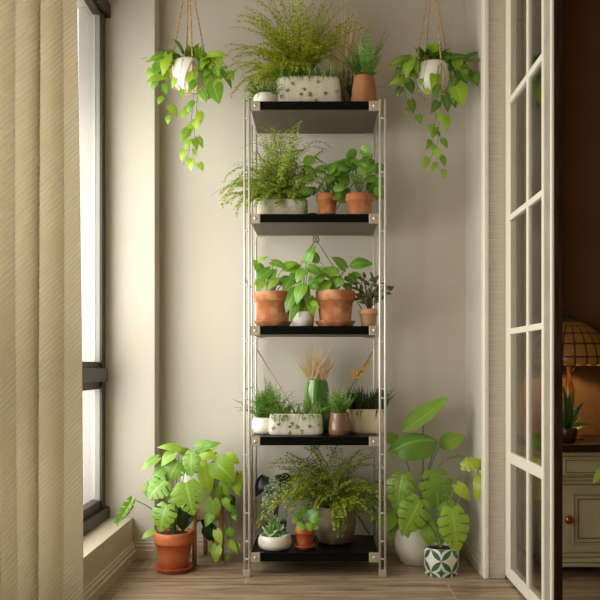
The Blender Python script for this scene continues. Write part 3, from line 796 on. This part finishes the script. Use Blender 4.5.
base = WLOC[t.name]+V(0,0,.065); e = P(366, 366, 3.42); st = bez(base, base*.6+e*.4+V(-.01,0,.04), e, 12)
tube(MB(), st, .0018, .0012, 5).build('stem', STEMG, t)
p = PL(t, L_ORCH)
for (x, y) in ((353,371),(355.5,375),(352,377),(358,378),(356,372),(363,369),(365,372),(368,364),(366,367),(370,362),(360.5,375)):
    q = P(x, y, 3.42)
    for k in range(5):
        an = 2*PI*k/5+R(0,1); leaf(p.l, q, q+V(math.cos(an),-.4,math.sin(an)).normalized()*.010, .007, 'oval', (0,-1,.1))
    tube(p.s, [st[10], q], .0008, .0006, 4, cap=False)
p.done('blossoms', 'flower_stalks')

# ---- bottom board
t, top = bowl(275, 3.345, Z5, .074, .060, 'white round bowl with a spiky pale green succulent, on the bottom board')
p = PL(t, L_SUCC)
for _ in range(190):
    k = R(0,1); d = (rdir(.25+.8*k, .7+.85*k)+V(0,-.2,0)).normalized(); q = top+V(R(-.04,.04)*(1-k),R(-.04,.04)*(1-k),-.005+.06*k)
    l = R(.03,.05); leaf(p.l, q, q+d*l, l*.27, 'lance', V(0,-.7,.6), .4, .08)
tube(p.s, [top, top+V(0,0,.07)], .008, .004, 6)
p.done()
loc = at(305, 3.35, Z5); saucer('small terracotta saucer on the bottom board', loc, .048, TERRAG, .016)
t = thing('potted_basil', 'small terracotta pot with a few bright leaves on bottom board', 'potted plant', loc+V(0,0,SAUCZ)); top = terracotta(t, .046, .032, .086, TERRAG, rim=.005)
p = PL(t, L_LEM, STEMG, top)
for s in ((303,519,295,513,9),(308,520,318,511,14),(304,524,297,529,10),(307,523,311,531,9),(310,517,322,520,11),(302,514,304,506,8),(312,525,319,528,8),(300,518,292,522,8)): p.px(*s, R(3.30,3.36), shape='oval', r=.0014)
p.done()
t = thing('potted_fern', 'round grey concrete pot with a large drooping fern on bottom board', 'potted plant', at(335, 3.47, Z5))
top = turned(t, [(.06,0),(.072,.004),(.088,.04),(.096,.085),(.094,.13),(.086,.158),(.082,.164)], GREYS, .164)
p = PL(t, L_FERND, STEMB)
tips = [(268,500),(274,480),(282,470),(262,522),(290,462),(305,458),(320,452),(335,450),(350,455),(362,462),(372,476),(378,490),(380,505),(376,515),(365,510),(350,512),(338,530),(345,505),(325,500),(310,495),(298,510),(290,490),(302,480),(318,478),(335,475),(352,480),(286,462),(282,505),(360,492),(300,470),(344,468),(328,490)]
for rep in range(3):
    for tx, ty in tips:
        aim(p, top+V(R(-.03,.03),R(-.03,.02),0), tx+R(-6,6), ty+R(-6,6), R(3.34,3.56), R(1.2,3.), .06, 'leaflet', .0135, 18, .25)
for tx, ty in ((338,532),(330,520),(374,514),(380,496),(262,524),(270,505),(352,505),(345,515),(295,500),(310,505),(285,490)):
    aim(p, top+V(R(-.02,.02),-.05,.02), tx, ty, 3.30, 2.2, .034, 'fan', .014, 22, .3)
p.done('fronds')
t = thing('potted_alocasia', 'dark pot of purple-black and silvery leaves behind the white bowl', 'potted plant', at(276, 3.52, Z5))
top = turned(t, [(.04,0),(.045,.003),(.05,.08),(.048,.085)], DARKPOT, .085)
p = PL(t, L_ALOC, STEMD, top)
p.px(264,478,256,497,13, 3.5, up=(.3,-.9,.2)); p.px(266,478,258,493,9, 3.48); p.px(284,478,276,487,16, 3.5, shape='heart'); p.px(282,476,292,485,12, 3.5)
p.done()
p = PL(t, L_SILV, STEMD, top)
for s in ((270,484,264,492,9),(274,482,280,492,9),(278,490,270,498,10),(272,490,265,498,8),(286,484,292,494,9),(282,492,290,500,9),(268,496,262,502,8)): p.px(*s, 3.47, r=.0014)
p.done('silver_leaves', 'silver_stems')

# ================================================================== HANGING PLANTERS
def hanging(cx, cyt, label, mir, lm, seed):
    random.seed(seed); Y = 3.40; s = Y/FPX
    ztop = EYE-(cyt-VY)*s; r = .076; h = .132; zb = ztop-h
    t = thing('hanging_planter', label, 'hanging plant', ((cx-VX)*s, Y, zb), 'rope-hung pothos planters'); c = WLOC[t.name]
    prof = [(.02,0),(.042,.006),(.062,.028),(.074,.062),(.0765,.092),(.073,.118),(.069,.132)]
    top = turned(t, prof, WHITEC, h)
    hook = V(c.x, c.y, 2.66)
    for k in range(4):
        an = PI/2*k + .35*(1 if k % 2 else .6) - PI/2*0 ; dx, dy = math.cos(an), math.sin(an)
        pr = [hook + (V(c.x+dx*.079, c.y+dy*.079, ztop-.02)-hook)*q/30 for q in range(31)]
        for rr, zz in prof[::-1][1:]: pr.append(V(c.x+dx*(rr+.004), c.y+dy*(rr+.004), zb+zz-.003))
        pr.append(V(c.x, c.y, zb-.004))
        mb = MB()
        n = len(pr)
        for strand in (0, 1):                                  # two-ply twist
            pts = []
            for q in range(31*3):
                f = q/(31*3-1)*(30); i0 = min(int(f), 29); pp = pr[i0].lerp(pr[i0+1], f-i0)
                a2 = f*2.1+strand*PI; pts.append(pp+V(math.cos(a2), math.sin(a2), 0)*.0020)
            tube(mb, pts, .0022, .0022, 5)
        tube(mb, pr[30:], .0026, .0026, 5)
        mb.build('rope', ROPE, t)
    mb = MB()                                                   # diagonal net round the bowl
    for k in range(4):
        a0 = PI/2*k+.35*(1 if k % 2 else .6)
        for sg in (-1, 1):
            tube(mb, [V(c.x+(rr+.004)*math.cos(a0+sg*PI/4*q/5), c.y+(rr+.004)*math.sin(a0+sg*PI/4*q/5), zb+zz) for q, (rr, zz) in enumerate(prof[::-1][1:])], .0018, .0018, 5)
    mb.build('rope_net', ROPE, t)
    tube(MB(), [V(c.x, c.y, CE), V(c.x, c.y, 2.68)] + [V(c.x+.012*math.sin(a), c.y, 2.668+.012*math.cos(a)) for a in [k*PI/8 for k in range(0, 13)]], .003, .003, 8).build('ceiling_hook', FRAME, t)
    p = PL(t, lm, STEMG, top)
    p.bush(top+V(0,.05,.03), (.135, .075, .04), 32, .072, .045, 'heart', .0, .2, face=.7)
    p.bush(top+V(.118,.0,-.01), (.05, .06, .06), 12, .078, .052, 'heart', -.4, .5, face=.9)
    p.bush(top+V(-.118,.0,-.01), (.045, .06, .05), 9, .074, .046, 'heart', -.4, .5, face=.9)
    F = lambda L: [P(cx+mir*x, cyt+y, yy) for x, y, yy in L]
    def hang(pts, L=.068, W=.050, gap=.038, skip=.12): p.vine([top] + F(pts), L, W, gap, skip=skip)
    hang([(8,-4,3.34),(9,14,3.31),(8,40,3.31),(5,75,3.31),(4,92,3.31),(8,106,3.31)], .075, .047, .03, .36)
    hang([(5,-2,3.33),(5,26,3.31),(2,60,3.31),(0,88,3.31),(-6,102,3.31)], .07, .044, .034, .5)
    hang([(-20,-8,3.38),(-27,8,3.36),(-27,30,3.34),(-20,48,3.34),(-17,58,3.34)], .072, .054, .034)
    hang([(18,-6,3.38),(25,8,3.36),(26,22,3.34),(26,34,3.34)], .08, .062, .034)
    hang([(-16,-6,3.36),(-28,0,3.34),(-36,10,3.34)], .075, .05, .04)
    hang([(14,-8,3.36),(28,-6,3.36),(36,2,3.36),(38,12,3.36)], .07, .052, .04)
    hang([(-6,-4,3.33),(-9,16,3.31),(-8,36,3.31)], .06, .042, .04, .6)
    hang([(16,-4,3.42),(18,20,3.40),(17,40,3.40)], .06, .045, .04)
    for bx, by, tx, ty, w in ((-24,-8,-42,-2,9),(-25,14,-44,18,10),(-21,-8,-27,12,12),(4,8,0,24,13),(-5,12,-10,22,0),(20,-8,40,-8,8),(24,20,30,40,19)):
        if w: p.px(cx+mir*bx, cyt+by, cx+mir*tx, cyt+ty, w, 3.33, up=(R(-.3,.3),-.9,.4))
    p.done()
hanging(189, 63, 'hanging white pot with bright trailing pothos left of the shelf unit', 1, L_POTHOS, 21)
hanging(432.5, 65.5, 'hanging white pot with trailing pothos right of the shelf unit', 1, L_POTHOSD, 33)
random.seed(99)

# ================================================================== FLOOR, LEFT
loc = at(174, 3.36, 0); loc.y = 3.36
saucer('terracotta saucer on the floor under the monstera pot by the window ledge', loc, .088, TERRAG, .022)
t = thing('potted_monstera', 'monstera in an orange terracotta pot on the floor near the window ledge', 'potted plant', loc+V(0,0,SAUCZ), 'potted monsteras')
top = terracotta(t, .086, .060, .166, TERRAG, rim=.007)
p = PL(t, L_MONST, STEMG, top)
MON = [(166.5,505,159,531,27,3.28),(166,481,147,497,28,3.32),(186,483,193,514,36,3.27),(132,499,115,525,10,3.30),(178,462,168,480,24,3.36),(192,452,190,476,20,3.34),(164,470,150,482,14,3.36),(171,492,184,500,20,3.33),(150,482,152,500,18,3.38)]
for bx,by,tx,ty,w,Y in MON: p.px(bx,by,tx,ty,w,Y,'monstera', up=(R(-.25,.25),-.9,.5), r=.0032, bulge=.06)
p.px(132,499,116,524,12,3.30,'monstera', up=(.6,-.7,.2), r=.003, petiole=False)
for bx,by,tx,ty,w,Y in ((158,458,140,470,11,3.36),(180,449,157,446,11,3.38),(173,453,160,466,15,3.36),(164,468,152,479,14,3.36),(153,531,141,539,8,3.34)): p.px(bx,by,tx,ty,w,Y,'heart', up=(R(-.3,.3),-.7,.7), r=.0022)
p.done()
p = PL(t, L_DARK, STEMG, top)  # back leaves in a darker green
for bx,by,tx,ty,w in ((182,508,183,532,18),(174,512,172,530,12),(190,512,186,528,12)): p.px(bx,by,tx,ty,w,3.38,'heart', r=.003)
p.done('dark_leaves', 'thick_stems')
# stand with the white pot
SXc, SYc = -.545, 3.54
t = thing('plant_stand', 'pale wooden four-legged plant stand behind the terracotta monstera pot', 'plant stand', (SXc, SYc, 0))
for dx, dy in ((-.010,-.100),(.100,-.010),(.010,.100),(-.100,.010)):
    tube(MB(), [V(SXc+dx, SYc+dy, 0), V(SXc+dx, SYc+dy, .335)], .0105, .0115, 10).build('leg', BAMBOO, t)
for d1, d2 in (((-.010,-.100),(.010,.100)),((.100,-.010),(-.100,.010))):
    tube(MB(), [V(SXc+d1[0], SYc+d1[1], .19+(.0 if d1[0] < 0 else .001)), V(SXc+d2[0], SYc+d2[1], .19+(.0 if d1[0] < 0 else .001))], .009, .009, 8).build('crossbar', BAMBOO, t)
t = thing('potted_pothos', 'white cylinder pot of trailing pothos on the wooden plant stand', 'potted plant', (SXc, SYc, .200))
top = turned(t, [(.078,0),(.084,.004),(.086,.05),(.088,.2),(.087,.212)], WHITEC, .212)
p = PL(t, L_POTHOS, STEMG, top)
for bx,by,tx,ty,w,Y in ((216,462,234,481,27,3.42),(199,449,221,442,9,3.45),(201,453,218,458,13,3.44),(204,468,210,495,17,3.42),(213,500,213,524,17,3.44),(239,474,239,497,9,3.47),(228,507,237,512,8,3.45),(217,546,215,563,13,3.42),(228,529,233,537,9,3.45),(229,541,238,553,8,3.45),(190,455,176,448,10,3.44),(226,455,240,463,12,3.48),(196,447,210,440,9,3.46),(222,484,228,496,10,3.46),(186,462,178,472,12,3.44)):
    p.px(bx,by,tx,ty,w,Y,'heart', up=(R(-.35,.35),-.85,.5), r=.0018)
p.bush(top+V(.01,.02,.02), (.12,.09,.07), 9, .08, .055, 'heart', .2, .3)
p.vine([top, P(222,466,3.45), P(220,500,3.43), P(214,530,3.43), P(216,550,3.43)], .085, .06, .055)
p.vine([top, P(226,468,3.47), P(233,490,3.46), P(231,520,3.46), P(232,545,3.47), P(228,556,3.47)], .07, .05, .05)
p.done()
p = PL(t, L_DARK, STEMG, top)  # a few leaves in darker green than the rest
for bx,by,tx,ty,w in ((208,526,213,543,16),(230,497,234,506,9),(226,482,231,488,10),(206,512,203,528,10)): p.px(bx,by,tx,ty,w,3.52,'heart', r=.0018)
p.done('dark_leaves', 'dark_leaf_stems')

# ================================================================== FLOOR, RIGHT
t = thing('potted_alocasia', 'large cream pot of broad upright leaves on the floor right of the shelves', 'potted plant', at(419, 3.50, 0))
top = turned(t, [(.082,0),(.09,.005),(.106,.05),(.113,.11),(.110,.155),(.104,.172)], CREAMM, .172)
p = PL(t, L_BIG, STEMG, top)
p.px(402,432,446,393,27,3.44,'oval', up=(-.5,-.55,.65), r=.0036, fold=.5, bulge=-.05, petiole=False)
tube(p.s, bez(top, V((423-VX)*3.45/FPX+.01, 3.46, .45), P(423,424,3.44), 10), .004, .003, 6)
p.px(438,441,387,450,34,3.42,'oval', up=(-.15,-.8,.65), r=.0036, fold=-.35, bulge=.16, tipdY=-.05)
p.px(439,447,464,435,20,3.50,'oval', up=(.2,-.7,.6), r=.003)
p.px(400,444,384,434,14,3.50,'oval', up=(-.3,-.8,.5), r=.003)
p.px(444,460,472,456,7,3.46,'lance', up=(0,-.3,1), r=.0026)
p.px(390,508,381,534,22,3.46,'oval', up=(0,-.9,.3), r=.003)
p.px(396,516,392,540,20,3.50,'oval', up=(0,-.9,.3), r=.003)
p.px(428,520,430,546,18,3.36,'oval', up=(0,-.9,.3), r=.003)
p.px(408,520,414,540,18,3.42,'oval', up=(0,-.9,.3), r=.003)
p.done()
t = thing('potted_monstera', 'monstera in a white pot with green petal pattern, beside the door jamb', 'potted plant', at(441.3, 3.31, 0), 'potted monsteras')
c = WLOC[t.name]; mb = MB(); r, h = .0745, .118
seg = 64
lathe(mb, c, [(r-.003,0),(r,.003),(r+.0005,h-.003),(r-.001,h)], seg, 0, urep=5.0, vrep=1)
# map the pattern: tile height = .117 m, so set v by height
k0 = 0
for i, co in enumerate(mb.v):
    zz = (co.z-c.z); mb.uv[i] = (mb.uv[i][0]+.877, (zz-.069)/.098+.5)
n0 = len(mb.f)
lathe(mb, c, [(r-.001,h),(r-.006,h),(r-.007,h-.02),(0,h-.02)], seg, 1); lathe(mb, c, [(0,.0),(r-.003,0)], seg, 1)
mb.build('pot', [TILEM, WHITEC], t); soil(t, c, r-.008, h-.012); top = c+V(0,0,h-.01)
p = PL(t, L_MONSTD, STEMG, top)
for bx,by,tx,ty,w,Y in ((403,474,396,511,31,3.40),(434,472,441,512,37,3.36),(420,500,403,535,34,3.34),(452,509,458,553,34,3.25),(448,500,440,520,24,3.36),(412,506,418,528,22,3.40)):
    p.px(bx,by,tx,ty,w,Y,'monstera', up=(R(-.25,.25),-.9,.4), r=.0034, bulge=.06)
p.done()
p = PL(t, L_YELL, STEMG, top)
for bx,by,tx,ty,w,sh in ((462,466,484,461,16,'monstera'),(457,485,471,501,13,'heart'),(480,474,476,503,11,'heart'),(470,460,482,470,10,'heart')): p.px(bx,by,tx,ty,w,3.30,sh, up=(-.3,-.8,.5), r=.0022)
p.done('yellow_leaves', 'thin_stems')

# ================================================================== THE BROWN ROOM
def cabinet():
    x0, x1, y0, y1, z0, zt = .955, 1.85, 3.24, 3.66, .046, .532
    t = thing('sideboard', 'sage painted sideboard with panelled doors and dark wood top beyond the door', 'cabinet', ((x0+x1)/2, (y0+y1)/2, 0))
    B(x0, x1, y0+.012, y1, z0, zt).build('body', CABP, t, smooth=False, bevel=.002)
    B(x0-.02, x1+.02, y0-.022, y1+.01, zt, zt+.034).build('cabinet_top', DARKWOOD, t, smooth=False, bevel=.004)
    for a, b, d in ((z0, z0+.016, .006), (z0+.020, z0+.036, .010), (z0+.044, z0+.056, .004), (.398, .408, .006), (.414, .424, .003), (zt-.016, zt, .006)):
        B(x0-.004, x1+.004, y0-d+.004, y0+.014, a, b).build('moulding', CABP, t, smooth=False, bevel=.002)
    for x in (x0+.02, x1-.06):
        for y in (y0+.07, y1-.06): B(x, x+.04, y, y+.04, 0, z0).build('foot', DARKWOOD, t, smooth=False, bevel=.004)
    def panel(name, a, b, c, d, inner):
        mb = MB(); f = .006
        box(mb, a, b, y0, y0+.013, c, d)
        o = mb.build(name, CABP, t, smooth=False, bevel=.0015)
        m2 = MB(); a2, b2, c2, d2 = a+inner[0], b-inner[0], c+inner[1], d-inner[1]
        for q in ((a2,b2,c2,c2+f),(a2,b2,d2-f,d2),(a2,a2+f,c2,d2),(b2-f,b2,c2,d2)): box(m2, q[0], q[1], y0-.006, y0+.002, q[2], q[3])
        if name == 'door':
            a3, b3, c3, d3 = a2+.022, b2-.022, c2+.022, d2-.022
            mid = (a3+b3)/2
            for q in ((a3,a3+.004,c3,d3),(mid-.014,mid-.010,c3,d3),(b3-.004,b3,c3,d3),(mid+.010,mid+.014,c3,d3),(a3,mid-.01,d3-.004,d3),(mid+.01,b3,d3-.004,d3),(a3,mid-.01,c3,c3+.004),(mid+.01,b3,c3,c3+.004)): box(m2, q[0], q[1], y0-.004, y0+.002, q[2], q[3], 1)
        for q in ((a2+f,b2-f,c2+f,c2+f+.003),(a2+f,b2-f,d2-f-.003,d2-f),(a2+f,a2+f+.003,c2+f,d2-f),(b2-f-.003,b2-f,c2+f,d2-f)): box(m2, q[0], q[1], y0-.002, y0+.002, q[2], q[3], 1)
        m2.build('raised_panel', [CABP, GLAZE], o, smooth=False, bevel=.0015); return o
    xm = 1.031
    for a, b in ((xm, 1.42), (1.43, 1.82)):
        panel('drawer', a, b, .430, .512, (.010,.008))
        o = panel('door', a, b, .108, .392, (.045,.035))
        k = a+.026 if a < 1.2 else b-.026
        m = MB(); i = len(m.v); pr = [(0,-.0275),(.007,-.0275),(.0115,-.023),(.013,-.017),(.011,-.012),(.006,-.009),(.005,0)]
        sg = 20
        for rr, yy in [(1.45*e, g) for e, g in pr]:
            for q in range(sg): m.add((k+rr*math.cos(2*PI*q/sg), y0+yy, .249+rr*math.sin(2*PI*q/sg)))
        for j in range(len(pr)-1):
            for q in range(sg): m.face((j*sg+q, j*sg+(q+1) % sg, (j+1)*sg+(q+1) % sg, (j+1)*sg+q))
        m.build('knob', COPPER, o)
cabinet()
CT = .566
def lamp():
    L = V(1.133, 3.46, CT); t = thing('table_lamp', 'lit table lamp with a leaded amber glass dome shade on the sideboard', 'lamp', L)
    lathe(MB(), L, [(0,0),(.062,0),(.064,.006),(.05,.014),(.022,.024),(.014,.05),(.016,.10),(.021,.16),(.025,.20),(.024,.225),(.014,.26),(.010,.29),(.009,.315),(.012,.318),(.012,.322),(0,.322)], 28).build('lamp_base', AMBER, t)
    lathe(MB(), L, [(0,.322),(.011,.322),(.013,.327),(.013,.36),(.010,.366),(0,.366)], 18).build('socket', DARKPOT, t)
    mb = MB(); zb = .915-CT; prof = []
    pts = [(.034,1.098),(.075,1.080),(.115,1.050),(.145,1.015),(.166,.975),(.176,.935),(.178,.905)]
    n = 36; per = 22
    for j, (r, z) in enumerate(pts):
        for k in range(n*4+1):
            a = 2*PI*k/(n*4)
            zz = z - (.010*abs(math.sin(a*per/2)) if j == len(pts)-1 else 0)
            mb.add((L.x+r*math.cos(a), L.y+r*math.sin(a), zz), (per*k/(n*4)+.1, (0,.7,1.7,2.6,3.3,4.0,4.6)[j]))
    w = n*4+1
    for j in range(len(pts)-1):
        for k in range(w-1): mb.face((j*w+k, j*w+k+1, (j+1)*w+k+1, (j+1)*w+k))
    s = mb.build('lamp_shade', SHADEM, t, solid=.003)
    lathe(MB(), V(L.x,L.y,0), [(.040,1.094),(.036,1.106),(.022,1.118),(.006,1.124),(.003,1.130),(.003,1.145),(0,1.15)], 24).build('shade_cap', DARKPOT, s)
    mb = MB(); tube(mb, [L+V(0,0,.36), L+V(0,0,.53)], .003, .003, 6); tube(mb, [L+V(.03*math.cos(a)+.0, 0, .335+.03*math.sin(a)) for a in [PI*k/10 - PI/2 for k in range(11)]], .0015, .0015, 5); mb.build('harp', FRAME, t)
    m, nt, out = newmat('warm_bulb'); q = NT(nt); e = q.n('Emission', i_Strength=6.); e.inputs[0].default_value = (1,.62,.26,1); q.l(e.outputs[0], out.inputs[0])
    lathe(MB(), L, [(0,.366),(.010,.368),(.020,.39),(.020,.405),(.012,.42),(0,.424)], 18).build('bulb', m, t)
    lt = bpy.data.lights.new('lamp_light', 'POINT'); lt.energy = 9; lt.color = (1,.80,.38); lt.shadow_soft_size = .03
    lo = bpy.data.objects.new('lamp_light', lt); COL.objects.link(lo); lo.location = L+V(0,0,.44)
lamp()
t = thing('potted_agave', 'small agave in a dark bowl in front of the table lamp', 'potted plant', at(566.5, 3.335, CT))
top = turned(t, [(.03,0),(.036,.004),(.044,.03),(.045,.055),(.042,.062)], DARKPOT, .062)
p = PL(t, L_AGAVE)
for tx, ty, w in ((583,401,6),(592,422,7),(580,416,6),(572,392,8),(566,388,8),(560,400,7),(553,410,7),(577,428,6),(545,420,6),(570,420,7),(563,418,7)):
    e = P(tx, ty, 3.30+R(-.05,.08)); leaf(p.l, top+V(R(-.012,.012),R(-.012,.012),-.005), e, w*.0045, 'lance', (0,-.6,.7), .5, .05)
p.done()
t = thing('potted_pothos', 'green trailing leaf hanging over the sideboard front at the picture edge', 'potted plant', at(628, 3.33, CT))
top = turned(t, [(.04,0),(.046,.004),(.05,.06),(.048,.07)], DARKPOT, .07)
p = PL(t, L_POTHOS, STEMG, top)
p.bush(top, (.10,.08,.05), 12, .05, .035, 'heart', -.1, .4)
p.vine([top, P(622,430,3.23), P(612,448,3.19), P(604,470,3.18)], .05, .035, .2)
p.px(603,470,593,483,9,3.18,'heart', petiole=False)
p.done()

# ================================================================== LIGHT
w = bpy.data.worlds.new('sky'); sc.world = w; w.use_nodes = True
bg = w.node_tree.nodes['Background']; bg.inputs[0].default_value = (1, .97, .93, 1); bg.inputs[1].default_value = 1.6
def area(name, loc, rot, sx, sy, e, col):
    l = bpy.data.lights.new(name, 'AREA'); l.shape = 'RECTANGLE'; l.size = sx; l.size_y = sy; l.energy = e; l.color = col
    o = bpy.data.objects.new(name, l); COL.objects.link(o); o.location = loc; o.rotation_euler = rot; return o
area('daylight_main', (-1.22, 2.48, 1.2), (0, -PI/2, 0), 1.7, 1.96, 60, (1,.992,.98))
area('added_fill_light', (-1.4, .42, 1.1), (0, -PI/2, 0), 1.1, 1.2, 78, (1,.975,.935))  # added front fill, outside the unseen added window

cam = bpy.data.cameras.new('camera'); co = bpy.data.objects.new('camera', cam); COL.objects.link(co)
co.location = (0, 0, EYE); co.rotation_euler = (PI/2, 0, 0)
cam.sensor_width = 36; cam.lens = FPX/600*36; cam.shift_x = (300-VX)/600; cam.shift_y = (VY-300)/600
cam.clip_start = .05; sc.camera = co
vs = sc.view_settings; vs.view_transform = 'Standard'; vs.look = 'None'; vs.gamma = 1; vs.use_curve_mapping = False; vs.exposure = 0
cy = sc.cycles; cy.use_denoising = True; cy.max_bounces = 12; cy.transparent_max_bounces = 16; cy.sample_clamp_indirect = 4
